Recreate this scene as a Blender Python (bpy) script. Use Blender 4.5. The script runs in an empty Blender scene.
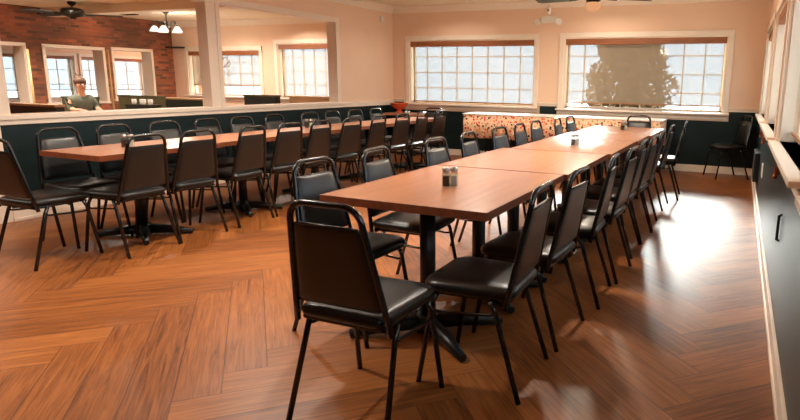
import bpy, bmesh, math, random
from mathutils import Vector, Matrix
random.seed(7)
PI = math.pi
S = bpy.context.scene
C = S.collection

# ------------------------------------------------------------------ materials
def lin(c):
    return tuple(((v/255)/12.92 if v/255 <= .04045 else ((v/255+.055)/1.055)**2.4) for v in c)+(1,)
class N:
    def __init__(s, name):
        s.m = bpy.data.materials.new(name); s.m.use_nodes = True
        s.t = s.m.node_tree; s.t.nodes.clear()
        s.out = s.t.nodes.new('ShaderNodeOutputMaterial')
    def n(s, typ, **k):
        o = s.t.nodes.new(typ)
        for a, v in k.items():
            if a.startswith('i_'):
                key = a[2:]; key = int(key) if key.isdigit() else key.replace('_', ' ')
                sock = o.inputs[key]
                if hasattr(v, 'is_linked') or isinstance(v, bpy.types.NodeSocket): s.t.links.new(v, sock)
                else: sock.default_value = v
            else: setattr(o, a, v)
        return o
    def l(s, a, b): s.t.links.new(a, b)
    def math(s, op, a, b=None, c=None):
        o = s.t.nodes.new('ShaderNodeMath'); o.operation = op
        for i, v in enumerate((a, b, c)):
            if v is None: continue
            if isinstance(v, (int, float)): o.inputs[i].default_value = v
            else: s.t.links.new(v, o.inputs[i])
        return o.outputs[0]
    def mix(s, f, a, b, blend='MIX'):
        o = s.t.nodes.new('ShaderNodeMix'); o.data_type = 'RGBA'; o.blend_type = blend
        for i, v in ((0, f), (6, a), (7, b)):
            if isinstance(v, (int, float, tuple)): o.inputs[i].default_value = v
            else: s.t.links.new(v, o.inputs[i])
        return o.outputs[2]
    def bsdf(s, **k):
        o = s.n('ShaderNodeBsdfPrincipled', **k); s.l(o.outputs[0], s.out.inputs[0]); return o
    def bump(s, h, st=.2, d=.002):
        return s.n('ShaderNodeBump', i_Strength=st, i_Distance=d, i_Height=h).outputs[0]

def simple(name, col, rough=.5, metal=0, noise=.06, scale=8, spec=.5, bump=0, coat=0, crough=.15):
    s = N(name); tc = s.n('ShaderNodeTexCoord').outputs['Object']
    nz = s.n('ShaderNodeTexNoise', i_Vector=tc, i_Scale=float(scale), i_Detail=4.).outputs[0]
    c = lin(col); lo = tuple(v*(1-noise*1.6) for v in c[:3])+(1,); hi = tuple(min(1, v*(1+noise*1.6)) for v in c[:3])+(1,)
    b = s.bsdf(i_Base_Color=s.mix(nz, lo, hi), i_Roughness=rough, i_Metallic=metal)
    b.inputs['Specular IOR Level'].default_value = spec
    if coat: b.inputs['Coat Weight'].default_value = coat; b.inputs['Coat Roughness'].default_value = crough
    if bump:
        n2 = s.n('ShaderNodeTexNoise', i_Vector=tc, i_Scale=scale*25., i_Detail=3.).outputs[0]
        s.l(s.bump(n2, bump, .001), b.inputs['Normal'])
    return s.m

def wood(name, a, b, rough=.35, axis=0, scale=1, spec=.5, coat=0):
    s = N(name); tc = s.n('ShaderNodeTexCoord').outputs['Object']
    sc = [14*scale]*3; sc[axis] = 1.2*scale
    mp = s.n('ShaderNodeMapping', i_Vector=tc, i_Scale=tuple(sc)).outputs[0]
    n1 = s.n('ShaderNodeTexNoise', i_Vector=mp, i_Scale=1.5, i_Detail=6., i_Distortion=.6).outputs[0]
    n2 = s.n('ShaderNodeTexNoise', i_Vector=mp, i_Scale=9., i_Detail=3.).outputs[0]
    f = s.math('ADD', s.math('MULTIPLY', n1, .75), s.math('MULTIPLY', n2, .25))
    r = s.n('ShaderNodeValToRGB', i_Fac=f); r.color_ramp.elements[0].position = .3; r.color_ramp.elements[1].position = .7
    r.color_ramp.elements[0].color = lin(a); r.color_ramp.elements[1].color = lin(b)
    p = s.bsdf(i_Base_Color=r.outputs[0], i_Roughness=rough)
    p.inputs['Specular IOR Level'].default_value = spec
    p.inputs['Coat Weight'].default_value = coat; p.inputs['Coat Roughness'].default_value = .28
    return s.m

def emit(name, col, st):
    s = N(name); e = s.n('ShaderNodeEmission', i_Color=lin(col), i_Strength=st); s.l(e.outputs[0], s.out.inputs[0]); return s.m

def glass(name, tint=(235, 240, 240), alpha=.12, rough=.02):
    s = N(name)
    t = s.n('ShaderNodeBsdfTransparent', i_Color=lin(tint)); g = s.n('ShaderNodeBsdfGlossy', i_Roughness=rough)
    fr = s.n('ShaderNodeLayerWeight'); fc = s.math('POWER', fr.outputs['Facing'], 4.)
    m = s.n('ShaderNodeMixShader'); s.l(s.math('ADD', s.math('MULTIPLY', fc, .6), alpha*.3), m.inputs[0])
    s.l(t.outputs[0], m.inputs[1]); s.l(g.outputs[0], m.inputs[2]); s.l(m.outputs[0], s.out.inputs[0]); return s.m

def shade_cloth(name, col, openness, share=.02):
    s = N(name); tc = s.n('ShaderNodeTexCoord').outputs['Object']
    w = s.n('ShaderNodeTexNoise', i_Vector=tc, i_Scale=30., i_Detail=3.).outputs[0]
    c = s.mix(w, tuple(v*.93 for v in lin(col)[:3])+(1,), lin(col))
    d = s.n('ShaderNodeBsdfDiffuse', i_Color=c); tl = s.n('ShaderNodeBsdfTranslucent', i_Color=c)
    a = s.n('ShaderNodeMixShader', i_0=share); s.l(d.outputs[0], a.inputs[1]); s.l(tl.outputs[0], a.inputs[2])
    t = s.n('ShaderNodeBsdfTransparent'); m = s.n('ShaderNodeMixShader', i_0=openness)
    s.l(a.outputs[0], m.inputs[1]); s.l(t.outputs[0], m.inputs[2]); s.l(m.outputs[0], s.out.inputs[0]); return s.m

def floor_mat():
    s = N('herringbone_oak'); tc = s.n('ShaderNodeTexCoord').outputs['Object']
    W = .19; n = 7; q = math.sqrt(.5)
    sx = s.n('ShaderNodeSeparateXYZ', i_0=tc)
    u = s.math('DIVIDE', s.math('ADD', s.math('MULTIPLY', s.math('SUBTRACT', sx.outputs[0], sx.outputs[1]), q), 3.865), W)
    v = s.math('DIVIDE', s.math('SUBTRACT', s.math('MULTIPLY', s.math('ADD', sx.outputs[0], sx.outputs[1]), -q), .203), W)
    i = s.math('FLOOR', u); j = s.math('FLOOR', v)
    fu = s.math('SUBTRACT', u, i); fv = s.math('SUBTRACT', v, j)
    k = s.math('FLOORED_MODULO', s.math('SUBTRACT', i, j), 2*n)
    k = s.math('ROUND', k)
    hz = s.math('LESS_THAN', k, n-.5)
    inv = s.math('SUBTRACT', 1, hz)
    def sel(a, b): return s.math('ADD', s.math('MULTIPLY', a, hz), s.math('MULTIPLY', b, inv))
    kv = s.math('SUBTRACT', 2*n-1, k)
    along = sel(s.math('ADD', k, fu), s.math('ADD', kv, fv))
    across = sel(fv, fu)
    ida = sel(s.math('SUBTRACT', i, k), i); idb = sel(j, s.math('SUBTRACT', j, kv))
    cb = s.n('ShaderNodeCombineXYZ', i_0=ida, i_1=idb, i_2=hz)
    wn = s.n('ShaderNodeTexWhiteNoise', i_Vector=cb.outputs[0]); rnd = wn.outputs[0]
    off = s.math('MULTIPLY', rnd, 37.)
    gv = s.n('ShaderNodeCombineXYZ', i_0=s.math('ADD', s.math('MULTIPLY', along, .33), off), i_1=s.math('ADD', s.math('MULTIPLY', across, 1.5), off), i_2=off).outputs[0]
    gm = s.n('ShaderNodeMapping', i_Vector=gv, i_Scale=(1, 4, 1)).outputs[0]
    g1 = s.n('ShaderNodeTexNoise', i_Vector=gm, i_Scale=1.4, i_Detail=7., i_Roughness=.62, i_Distortion=1.2).outputs[0]
    gm2 = s.n('ShaderNodeMapping', i_Vector=gv, i_Scale=(2, 40, 1)).outputs[0]
    g2 = s.n('ShaderNodeTexNoise', i_Vector=gm2, i_Scale=1.5, i_Detail=4.).outputs[0]
    f = s.math('ADD', s.math('MULTIPLY', g1, .68), s.math('ADD', s.math('MULTIPLY', g2, .3), s.math('MULTIPLY', s.math('SUBTRACT', rnd, .5), .14)))
    r = s.n('ShaderNodeValToRGB', i_Fac=f)
    e = r.color_ramp.elements; e[0].position = .3; e[1].position = .72
    e[0].color = lin(FLOOR_A); e[1].color = lin(FLOOR_B)
    m = e.new(.5); m.color = lin(FLOOR_M)
    ea = s.math('MINIMUM', across, s.math('SUBTRACT', 1, across)); el = s.math('MINIMUM', along, s.math('SUBTRACT', n, along))
    ed = s.math('MINIMUM', ea, el); seam = s.math('LESS_THAN', ed, .013)
    col = s.mix(s.math('MULTIPLY', seam, .7), r.outputs[0], lin((60, 28, 14)))
    b = s.bsdf(i_Base_Color=col, i_Roughness=s.math('ADD', .30, s.math('MULTIPLY', g2, .16)))
    b.inputs['Specular IOR Level'].default_value = .5
    h = s.math('SUBTRACT', s.math('MULTIPLY', f, .4), seam)
    s.l(s.bump(h, .25, .002), b.inputs['Normal'])
    return s.m

def brick_mat():
    s = N('red_brick'); tc = s.n('ShaderNodeTexCoord').outputs['Object']
    sx = s.n('ShaderNodeSeparateXYZ', i_0=tc)
    cb = s.n('ShaderNodeCombineXYZ', i_0=s.math('ADD', sx.outputs[1], sx.outputs[0]), i_1=sx.outputs[2]).outputs[0]
    br = s.n('ShaderNodeTexBrick', i_Vector=cb, i_Scale=1., i_Color1=lin((190, 104, 68)), i_Color2=lin((104, 66, 48)), i_Mortar=lin((140, 104, 82)))
    br.inputs['Brick Width'].default_value = .17; br.inputs['Row Height'].default_value = .056; br.inputs['Mortar Size'].default_value = .005
    nz = s.n('ShaderNodeTexNoise', i_Vector=tc, i_Scale=1.1, i_Detail=4.).outputs[0]
    pf = s.n('ShaderNodeMapRange', i_0=nz, i_1=.42, i_2=.68, i_3=0., i_4=.75).outputs[0]
    c = s.mix(pf, br.outputs[0], lin((92, 62, 44)), 'MIX')
    b = s.bsdf(i_Base_Color=c, i_Roughness=.85)
    s.l(s.bump(br.outputs[1], -.4, .006), b.inputs['Normal'])
    return s.m

def leaf_cloth_mat():
    s = N('leaf_print_cloth'); tc = s.n('ShaderNodeTexCoord').outputs['Object']
    sx = s.n('ShaderNodeSeparateXYZ', i_0=tc)
    cb = s.n('ShaderNodeCombineXYZ', i_0=sx.outputs[0], i_1=sx.outputs[2], i_2=s.math('MULTIPLY', sx.outputs[1], 1.)).outputs[0]
    v = s.n('ShaderNodeTexVoronoi', i_Vector=cb, i_Scale=20., i_Randomness=.75)
    col = s.n('ShaderNodeSeparateColor', i_0=v.outputs['Color'])
    r = s.n('ShaderNodeValToRGB', i_Fac=col.outputs[0]); r.color_ramp.interpolation = 'CONSTANT'
    e = r.color_ramp.elements; e[0].color = lin((196, 52, 34)); e[0].position = 0; e[1].color = lin((225, 120, 60)); e[1].position = .38
    a = e.new(.6); a.color = lin((48, 30, 26)); a = e.new(.76); a.color = lin((160, 130, 60)); a = e.new(.88); a.color = lin((205, 70, 48))
    d = s.math('ADD', v.outputs['Distance'], s.math('MULTIPLY', s.n('ShaderNodeTexNoise', i_Vector=cb, i_Scale=60.).outputs[0], .2))
    inside = s.math('LESS_THAN', d, .47)
    c = s.mix(inside, lin((228, 186, 148)), r.outputs[0])
    s.bsdf(i_Base_Color=c, i_Roughness=.7); return s.m

FLOOR_A, FLOOR_M, FLOOR_B = (82, 42, 16), (140, 80, 35), (176, 110, 55)
M = dict(
    floor=floor_mat(), brick=brick_mat(), leaf=leaf_cloth_mat(),
    peach=simple('peach_wall_paint', (236, 202, 174), .7, noise=.03, scale=2, spec=.25),
    cream=simple('cream_ceiling_paint', (238, 226, 204), .8, noise=.03, scale=3, spec=.2),
    teal=simple('dark_teal_wall_paint', (9, 31, 33), .38, noise=.12, scale=5, spec=.4),
    trim=simple('cream_white_trim_paint', (236, 218, 198), .45, noise=.03, scale=6),
    table=wood('table_laminate', (170, 106, 70), (196, 132, 92), .26, axis=1, scale=.7, spec=.6, coat=.5),
    table_edge=wood('table_edge_wood', (104, 52, 30), (142, 76, 44), .4, axis=1, scale=1.2),
    iron=simple('black_cast_iron', (14, 14, 14), .4, noise=.1),
    tube=simple('glossy_black_tube', (12, 12, 11), .22, noise=.05, spec=.6),
    vinyl=simple('black_vinyl', (18, 16, 13), .33, noise=.1, scale=10, spec=.42, bump=.25),
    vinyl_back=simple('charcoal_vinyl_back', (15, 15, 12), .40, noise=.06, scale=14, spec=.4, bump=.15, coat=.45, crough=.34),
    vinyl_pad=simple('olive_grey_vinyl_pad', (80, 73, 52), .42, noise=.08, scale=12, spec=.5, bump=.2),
    glass=glass('window_glass'), jar=glass('jar_glass', (225, 228, 222), .2, .05),
    pane=glass('clear_partition_glass', (246, 248, 246), .05),
    steel=simple('brushed_steel', (170, 165, 158), .3, 1., noise=.05, scale=40),
    pepper=simple('ground_pepper', (70, 48, 34), .9, noise=.4, scale=300),
    salt=simple('white_salt', (225, 220, 210), .9, noise=.05, scale=300),
    valance=wood('bamboo_valance', (128, 72, 40), (166, 100, 58), .5, axis=0, scale=2),
    shade=shade_cloth('white_solar_screen', (158, 143, 122), .19),
    shade_brightened=shade_cloth('brightened_white_screen', (170, 160, 145), .30),  # more open copy of the white screen, to brighten the porch shades
    shade_tan=shade_cloth('tan_solar_screen', (196, 172, 140), .82, .3),
    rail=simple('brown_shade_rail', (150, 104, 66), .5),
    muntin=simple('tan_muntin', (205, 180, 150), .5),
    white=simple('white_plastic', (232, 226, 214), .4, noise=.02),
    blackp=simple('black_plastic', (16, 16, 17), .45),
    orange=simple('orange_glazed_bowl', (214, 84, 36), .3, noise=.1, scale=14, coat=.3),
    copper=simple('copper_clip', (176, 92, 52), .35, .6),
    bronze=simple('dark_bronze', (40, 36, 26), .4, .5),
    blade=wood('dark_fan_blade', (20, 26, 20), (34, 40, 30), .45, axis=0),
    olive=simple('olive_booth_vinyl', (92, 84, 52), .45, noise=.15),
    booth=simple('dark_booth_vinyl', (34, 36, 28), .4, noise=.15),
    brass=simple('pale_brass_rod', (196, 160, 104), .4, .3),
    tan=wood('tan_wood', (160, 122, 84), (196, 156, 112), .45, axis=0),
    cloth=simple('white_cloth', (238, 232, 222), .6, noise=.02),
    lamp=emit('warm_lamp_glow', (255, 214, 160), 4.),
    frost=emit('frosted_lamp_glow', (255, 240, 215), 1.25),
    amber=emit('amber_bowl_glow', (226, 160, 112), .8),  # peach colour put in as a glow; the bowl is unlit
    bark=simple('tree_bark', (84, 66, 50), .9, noise=.2, scale=12),
    leafs=simple('tree_foliage', (112, 92, 64), .8, noise=.35, scale=6),
    ground=simple('pale_concrete', (176, 172, 162), .9, noise=.08, scale=2),
    skin=simple('skin', (206, 150, 118), .5, noise=.03), hair=simple('brown_hair', (92, 58, 34), .6, noise=.2, scale=40),
    shirt=simple('grey_green_shirt', (96, 100, 84), .8, noise=.08), trousers=simple('dark_trousers', (34, 36, 42), .8),
    neon=simple('red_sign_tube', (170, 70, 58), .4), neon_d=simple('dark_sign_tube', (96, 88, 88), .4),
)

# ------------------------------------------------------------------ geometry helpers
def new(): return bmesh.new()
def box(bm, x0, x1, y0, y1, z0, z1, bev=0, mi=0):
    vs = [bm.verts.new((x, y, z)) for z in (z0, z1) for y in (y0, y1) for x in (x0, x1)]
    fs = [bm.faces.new([vs[i] for i in f]) for f in ((0, 2, 3, 1), (4, 5, 7, 6), (0, 1, 5, 4), (2, 6, 7, 3), (0, 4, 6, 2), (1, 3, 7, 5))]
    for f in fs: f.material_index = mi
    if bev:
        es = list({e for f in fs for e in f.edges})
        bmesh.ops.bevel(bm, geom=es, offset=bev, segments=2, affect='EDGES', profile=.7)
    return vs
def tube(bm, pts, r, seg=8, caps=True, radii=None):
    pts = [Vector(p) for p in pts]; rings = []; n = len(pts); prev = None
    for i, p in enumerate(pts):
        t = (pts[min(i+1, n-1)]-pts[max(i-1, 0)]).normalized()
        if prev is None: a = t.orthogonal().normalized()
        else: a = (prev-t*prev.dot(t)).normalized()
        prev = a; b = t.cross(a); rr = radii[i] if radii else r
        rings.append([bm.verts.new(p+(a*math.cos(2*PI*k/seg)+b*math.sin(2*PI*k/seg))*rr) for k in range(seg)])
    for A, B in zip(rings, rings[1:]):
        for k in range(seg):
            f = bm.faces.new((A[k], A[(k+1) % seg], B[(k+1) % seg], B[k])); f.smooth = True
    if caps: bm.faces.new(rings[0][::-1]); bm.faces.new(rings[-1])
def lathe(bm, prof, seg=16, o=(0, 0, 0), smooth=True):
    rings = [[bm.verts.new((o[0]+r*math.cos(2*PI*k/seg), o[1]+r*math.sin(2*PI*k/seg), o[2]+z)) for k in range(seg)] for r, z in prof]
    for A, B in zip(rings, rings[1:]):
        for k in range(seg):
            f = bm.faces.new((A[k], A[(k+1) % seg], B[(k+1) % seg], B[k])); f.smooth = smooth
    bm.faces.new(rings[0][::-1]); bm.faces.new(rings[-1])
def loft(bm, loops, smooth=True):
    R = [[bm.verts.new(p) for p in l] for l in loops]; n = len(R[0])
    for A, B in zip(R, R[1:]):
        for k in range(n):
            f = bm.faces.new((A[k], A[(k+1) % n], B[(k+1) % n], B[k])); f.smooth = smooth
    bm.faces.new(R[0][::-1]); bm.faces.new(R[-1])
def obj(name, bm, mat, parent=None, loc=None, fix=True):
    me = bpy.data.meshes.new(name)
    if fix: bmesh.ops.recalc_face_normals(bm, faces=bm.faces)
    bm.to_mesh(me); bm.free()
    for m in (mat if isinstance(mat, (list, tuple)) else [mat]): me.materials.append(m)
    o = bpy.data.objects.new(name, me); C.objects.link(o)
    if parent: o.parent = parent
    if loc: o.location = loc
    return o
def thing(name, label, cat, loc=(0, 0, 0), rz=0, group=None):
    o = bpy.data.objects.new(name, None); o.empty_display_size = .1; C.objects.link(o)
    o.location = loc; o.rotation_euler = (0, 0, rz); tag(o, label, cat, group); return o
def tag(o, label, cat, group=None):
    o['label'] = label; o['category'] = cat
    if group: o['group'] = group
    return o
def struct(name, bm, mat, parent=None):
    o = obj(name, bm, mat, parent)
    if not parent: o['kind'] = 'structure'
    return o
def sempty(name, loc=(0, 0, 0)):
    o = bpy.data.objects.new(name, None); C.objects.link(o); o.location = loc; o['kind'] = 'structure'; return o
def dup(root, loc, rz, label, group=None, cat=None):
    r = root.copy(); C.objects.link(r); r.location = loc; r.rotation_euler = (0, 0, rz); r['label'] = label
    if group: r['group'] = group
    for ch in list(root.children):
        c = ch.copy(); C.objects.link(c); c.parent = r
        for g in list(ch.children):
            d = g.copy(); C.objects.link(d); d.parent = c
    return r

# ------------------------------------------------------------------ room dimensions
XR, XL, YB, ZC = .278, -6.08, 9.57, 2.67
CROWN = .12; YF = -5.0; XBK = -11.9; ZC2 = 2.54; TH = .14

def wallgrid(bm, axis, c0, c1, a0, a1, z0, z1, holes, mi=0):
    # a wall slab with rectangular holes. axis 'y': slab spans y=c0..c1, a = x.  axis 'x': slab spans x=c0..c1, a = y
    As = sorted({a0, a1, *[h[0] for h in holes], *[h[1] for h in holes]}); Zs = sorted({z0, z1, *[h[2] for h in holes], *[h[3] for h in holes]})
    for p, q in zip(As, As[1:]):
        run = None
        for r, t in list(zip(Zs, Zs[1:]))+[(None, None)]:
            solid = r is not None and not any(h[0] < (p+q)/2 < h[1] and h[2] < (r+t)/2 < h[3] for h in holes)
            if solid: run = (run[0], t) if run else (r, t)
            if not solid and run:
                if axis == 'y': box(bm, p, q, c0, c1, run[0], run[1], mi=mi)
                else: box(bm, c0, c1, p, q, run[0], run[1], mi=mi)
                run = None

# floor / ceiling
bm = new(); box(bm, -14.2, XR+.2, YF-.2, YB+1.6, -.2, 0); struct('floor', bm, M['floor'])
bm = new(); box(bm, -6.0, XR+.2, YF-.2, YB+.2, ZC, ZC+.15); struct('ceiling', bm, M['cream'])
bm = new(); box(bm, -14.2, XL-.05, YF-.2, YB+1.6, ZC2, ZC2+.28); struct('ceiling', bm, M['cream'])

# back wall
W1 = (-5.72, -3.27, .93, 2.06); W2 = (-2.755, -.245, .92, 2.065); W3 = (-11.45, -9.35, .95, 1.92); W4 = (-8.86, -7.2, .95, 2.04)
bm = new(); wallgrid(bm, 'y', YB, YB+.2, XL-.1, XR+.2, 0, ZC, [W1, W2]); struct('wall_back', bm, M['peach'])
bm = new(); wallgrid(bm, 'y', YB, YB+.2, XBK-.2, XL-.1, 0, ZC2, [W3, W4]); struct('wall_back', bm, M['peach'])
# right wall
RW = [(7.2, 9.1), (5.0, 6.75), (2.75, 4.6), (.2, 2.2)]  # last window is out of view, added for its light
bm = new(); wallgrid(bm, 'x', XR, XR+.2, YF, YB+.2, 0, ZC, [(a, b, .95, 2.05) for a, b in RW]); struct('wall_right', bm, M['peach'])
# unseen rear wall behind the camera; dark brick chosen to cut bounce light
bm = new(); box(bm, -14.2, XR+.2, YF-.2, YF, 0, ZC); struct('wall_rear', bm, M['brick'])
# left half wall with openings
LO = [(3.16, 5.25, .975, 2.31), (5.55, 7.95, .975, 2.31)]
bm = new(); wallgrid(bm, 'x', XL-TH, XL, 2.95, YB, 0, ZC, [(3.15, 5.38, .93, 2.25), (5.57, 7.88, .93, 2.25)]); struct('wall_left', bm, M['peach'])
bm = new(); box(bm, XL-TH, XL, YF, 2.95, 2.45, ZC); struct('wall_left', bm, M['peach'])
# brick wall of the side room with three openings to a sun porch
BO = [(5.35, 6.55, .78, 1.87), (6.86, 7.98, .82, 1.87), (8.15, 9.04, .86, 1.89)]
bm = new(); wallgrid(bm, 'x', XBK-.28, XBK, YF, YB+.2, 0, ZC2, BO); struct('wall_brick', bm, M['brick'])
PW = [(6.95, 7.58), (8.1, 8.68), (8.84, 9.34), (9.62, 10.4)]
bm = new(); wallgrid(bm, 'x', -14.2, -14.0, YF, YB+1.6, 0, ZC2, [(a, b, .82, 1.78) for a, b in PW]); struct('wall_porch', bm, M['peach'])
bm = new(); box(bm, -14.2, XBK-.2, YB+1.4, YB+1.6, 0, ZC2); struct('wall_porch', bm, M['peach'])

# wainscot (dark teal painted lower wall), chair rails, baseboards, crowns
bm = new()
wallgrid(bm, 'y', YB-.012, YB+.001, XL, XR, .0, .96, [(W1[0]-.12, W1[1]+.12, .80, .96), (W2[0]-.1, W2[1]+.1, .80, .96)]); struct('trim_1', bm, M['teal'])
bm = new(); box(bm, XR-.012, XR+.001, YF, YB-.012, 0, .85); struct('trim_2', bm, M['teal'])
bm = new(); box(bm, XL, XL+.012, 3.06, YB-.012, 0, .90); struct('trim_3', bm, M['teal'])
def rail(bm, axis, c, d, a0, a1, z0, z1):
    lo, hi = sorted((c, c+d))
    if axis == 'y': box(bm, a0, a1, lo, hi, z0, z1, .006)
    else: box(bm, lo, hi, a0, a1, z0, z1, .006)
bm = new()
for a0, a1 in ((XL+.012, W1[0]-.1), (W1[1]+.09, W2[0]-.09), (W2[1]+.09, XR-.012)):
    rail(bm, 'y', YB+.002, -.03, a0, a1, .945, 1.0); rail(bm, 'y', YB+.002, -.045, a0, a1, .985, 1.003)
struct('trim_4', bm, M['trim'])
bm = new(); rail(bm, 'y', YB+.002, -.03, XL+.012, XR-.012, 0, .11); rail(bm, 'y', YB+.002, -.042, XL+.012, XR-.012, 0, .03); struct('baseboard_back', bm, M['trim'])
bm = new(); rail(bm, 'x', XR+.002, -.03, YF, YB-.03, 0, .11); rail(bm, 'x', XR+.002, -.04, YF, YB-.03, 0, .03); struct('baseboard_right', bm, M['trim'])
bm = new(); rail(bm, 'x', XL-.002, .03, 3.06, YB-.03, 0, .12); rail(bm, 'x', XL-.002, .042, 3.06, YB-.03, 0, .03); struct('baseboard_left', bm, M['trim'])
# cap on the half wall, end post and casings round the openings
bm = new()
box(bm, XL-TH-.03, XL+.045, 2.88, 7.99, .93, .975, .008); box(bm, XL-.01, XL+.03, 2.93, YB-.012, .885, .935, .006)
box(bm, XL-.01, XL+.035, 7.99, YB-.012, .93, .97, .006)
struct('trim_5', bm, M['trim'])
bm = new(); box(bm, XL-TH-.02, XL+.02, 2.93, 3.06, 0, .93, .005); box(bm, XL-TH-.02, XL+.02, 3.05, 3.155, .97, 2.45, .005); struct('trim_6', bm, M['trim'])
bm = new()
box(bm, XL-.01, XL+.02, 5.372, 5.43, .97, 2.24, .004); box(bm, XL-.01, XL+.02, 5.52, 5.578, .97, 2.24, .004); box(bm, XL-.005, XL+.008, 5.43, 5.52, .97, 2.24)
box(bm, XL-TH-.005, XL-.01, 5.372, 5.39, .97, 2.25); box(bm, XL-TH-.005, XL-.01, 5.56, 5.578, .97, 2.25)
box(bm, XL-.01, XL+.02, 7.87, 7.96, .97, 2.235, .004); box(bm, XL-TH-.005, XL-.01, 7.868, 7.885, .97, 2.25)
box(bm, XL-.01, XL+.02, 3.155, 7.96, 2.24, 2.315, .004); box(bm, XL-TH-.005, XL-.01, 3.155, 7.87, 2.236, 2.252)
box(bm, XL-TH-.02, XL-TH, 7.868, 7.95, .97, 2.31, .004)
struct('trim_7', bm, M['trim'])
def crown(bm, axis, c, sgn, a0, a1, z):
    prof = [(0, -CROWN), (.012, -CROWN), (.025, -CROWN+.02), (.075, -.03), (.09, -.02), (.09, 0), (0, 0)]
    loops = []
    for a in (a0, a1):
        loops.append([((a, c+sgn*p, z+q) if axis == 'y' else (c+sgn*p, a, z+q)) for p, q in prof])
    loft(bm, loops, False)
bm = new(); crown(bm, 'y', YB, -1, XL, XR, ZC); struct('trim_8', bm, M['trim'])
bm = new(); crown(bm, 'x', XL, 1, YF, YB, ZC); struct('trim_9', bm, M['trim'])
bm = new(); crown(bm, 'x', XR, -1, YF, YB, ZC); struct('trim_10', bm, M['trim'])
bm = new(); crown(bm, 'y', YB, -1, XBK, XL-TH, ZC2); struct('trim_11', bm, M['trim'])
# ceiling beams
bm = new(); box(bm, -5.72, XR, 7.72, 7.92, 2.545, ZC+.01, .004); box(bm, -5.72, -5.52, YF, 7.72, 2.545, ZC+.01, .004); struct('trim_12', bm, M['cream'])
bm = new(); box(bm, XBK, XL-TH, 6.9, 7.15, 2.40, ZC2+.01, .004); struct('trim_13', bm, M['cream'])
bm = new(); box(bm, XBK, XL-TH, 4.2, 4.45, 2.40, ZC2+.01, .004); struct('trim_14', bm, M['cream'])

# ------------------------------------------------------------------ windows + shades
wn = [0]
def window(axis, wall, inn, a0, a1, z0, z1, cols, rows, cas=.08, sill=.09, thick=.2, head=True):
    """wall = inner face coordinate, inn = +1/-1 direction pointing into the room"""
    wn[0] += 1
    root = sempty('window_%d' % wn[0])
    def B(bm, p0, p1, q0, q1, r0, r1, bev=.003):   # p along wall, q = depth into the room (negative = outwards), r = z
        q0, q1 = sorted((wall+inn*q0, wall+inn*q1))
        if axis == 'y': box(bm, p0, p1, q0, q1, r0, r1, bev)
        else: box(bm, q0, q1, p0, p1, r0, r1, bev)
    bm = new()
    B(bm, a0-cas, a0, -.002, .022, z0-.02, z1+cas); B(bm, a1, a1+cas, -.002, .022, z0-.02, z1+cas)
    B(bm, a0-cas, a1+cas, -.002, .026, z1, z1+cas)
    B(bm, a0-.002, a0+.018, -thick, .0, z0, z1); B(bm, a1-.018, a1+.002, -thick, 0, z0, z1); B(bm, a0, a1, -thick, 0, z1-.018, z1+.002)
    B(bm, a0+.018, a0+.055, -.16, -.11, z0, z1); B(bm, a1-.055, a1-.018, -.16, -.11, z0, z1)
    B(bm, a0, a1, -.16, -.11, z0, z0+.04); B(bm, a0, a1, -.16, -.11, z1-.05, z1)
    obj('window_frame', bm, M['trim'], root)
    bm = new()
    for i in range(1, cols):
        x = a0+(a1-a0)*i/cols; B(bm, x-.008, x+.008, -.145, -.125, z0+.03, z1-.03, 0)
    for j in range(1, rows):
        z = z0+(z1-z0)*j/rows; B(bm, a0+.03, a1-.03, -.144, -.126, z-.008, z+.008, 0)
    obj('muntins', bm, M['muntin'], root)
    bm = new(); B(bm, a0+.03, a1-.03, -.136, -.133, z0+.02, z1-.03, 0); obj('glass', bm, M['glass'], root)
    bm = new(); B(bm, a0-cas-.02, a1+cas+.02, -thick, sill, z0-.03, z0, .006); B(bm, a0-cas, a1+cas, -.002, .02, z0-.10, z0-.03, .004)
    obj('window_sill', bm, M['trim'], root)
    return root
def shade(label, axis, wall, inn, a0, a1, ztop, zlow, fabric='shade', vh=.1, group='roller shades', rail_m='rail', depth=-.075):
    mid = (a0+a1)/2
    root = thing('roller_shade', label, 'window shade', (mid, wall+inn*depth, zlow) if axis == 'y' else (wall+inn*depth, mid, zlow), 0, group)
    w = (a1-a0)/2
    def B(bm, p0, p1, q0, q1, r0, r1, bev=0):
        q0, q1 = sorted((inn*q0, inn*q1))
        if axis == 'y': box(bm, p0, p1, q0, q1, r0, r1, bev)
        else: box(bm, q0, q1, p0, p1, r0, r1, bev)
    bm = new(); B(bm, -w, w, -.02, .07, ztop-zlow-vh, ztop-zlow, .008); obj('valance', bm, M['valance'], root)
    bm = new(); zt = ztop-zlow-vh*.5; p = w-.02
    Q = [(-p, .01), (p, .01), (p, zt), (-p, zt)]
    bm.faces.new([bm.verts.new((a, 0, z) if axis == 'y' else (0, a, z)) for a, z in Q]); obj('shade_fabric', bm, M[fabric], root)
    bm = new(); B(bm, -w+.02, w-.02, -.008, .01, 0, .022, .003); obj('bottom_rail', bm, M[rail_m], root)
window('y', YB, -1, *W1, 8, 4); window('y', YB, -1, *W2, 8, 4); window('y', YB, -1, *W3, 6, 4); window('y', YB, -1, *W4, 6, 4)
shade('wide white shade with orange brown valance in the back window beside the corner bowl', 'y', YB, -1, W1[0]+.02, W1[1]-.02, 2.05, .955)
shade('wide shade with valance over the back window that shows the tree outside', 'y', YB, -1, W2[0]+.02, W2[1]-.02, 2.055, 1.01)
shade('white shade of the side room window that has the tube sign hung on it', 'y', YB, -1, W3[0]+.02, W3[1]-.02, 1.915, 1.16, group='side room shades')
shade('white shade of the side room window seen next to the partition jamb', 'y', YB, -1, W4[0]+.02, W4[1]-.02, 2.035, .97, group='side room shades')
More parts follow.
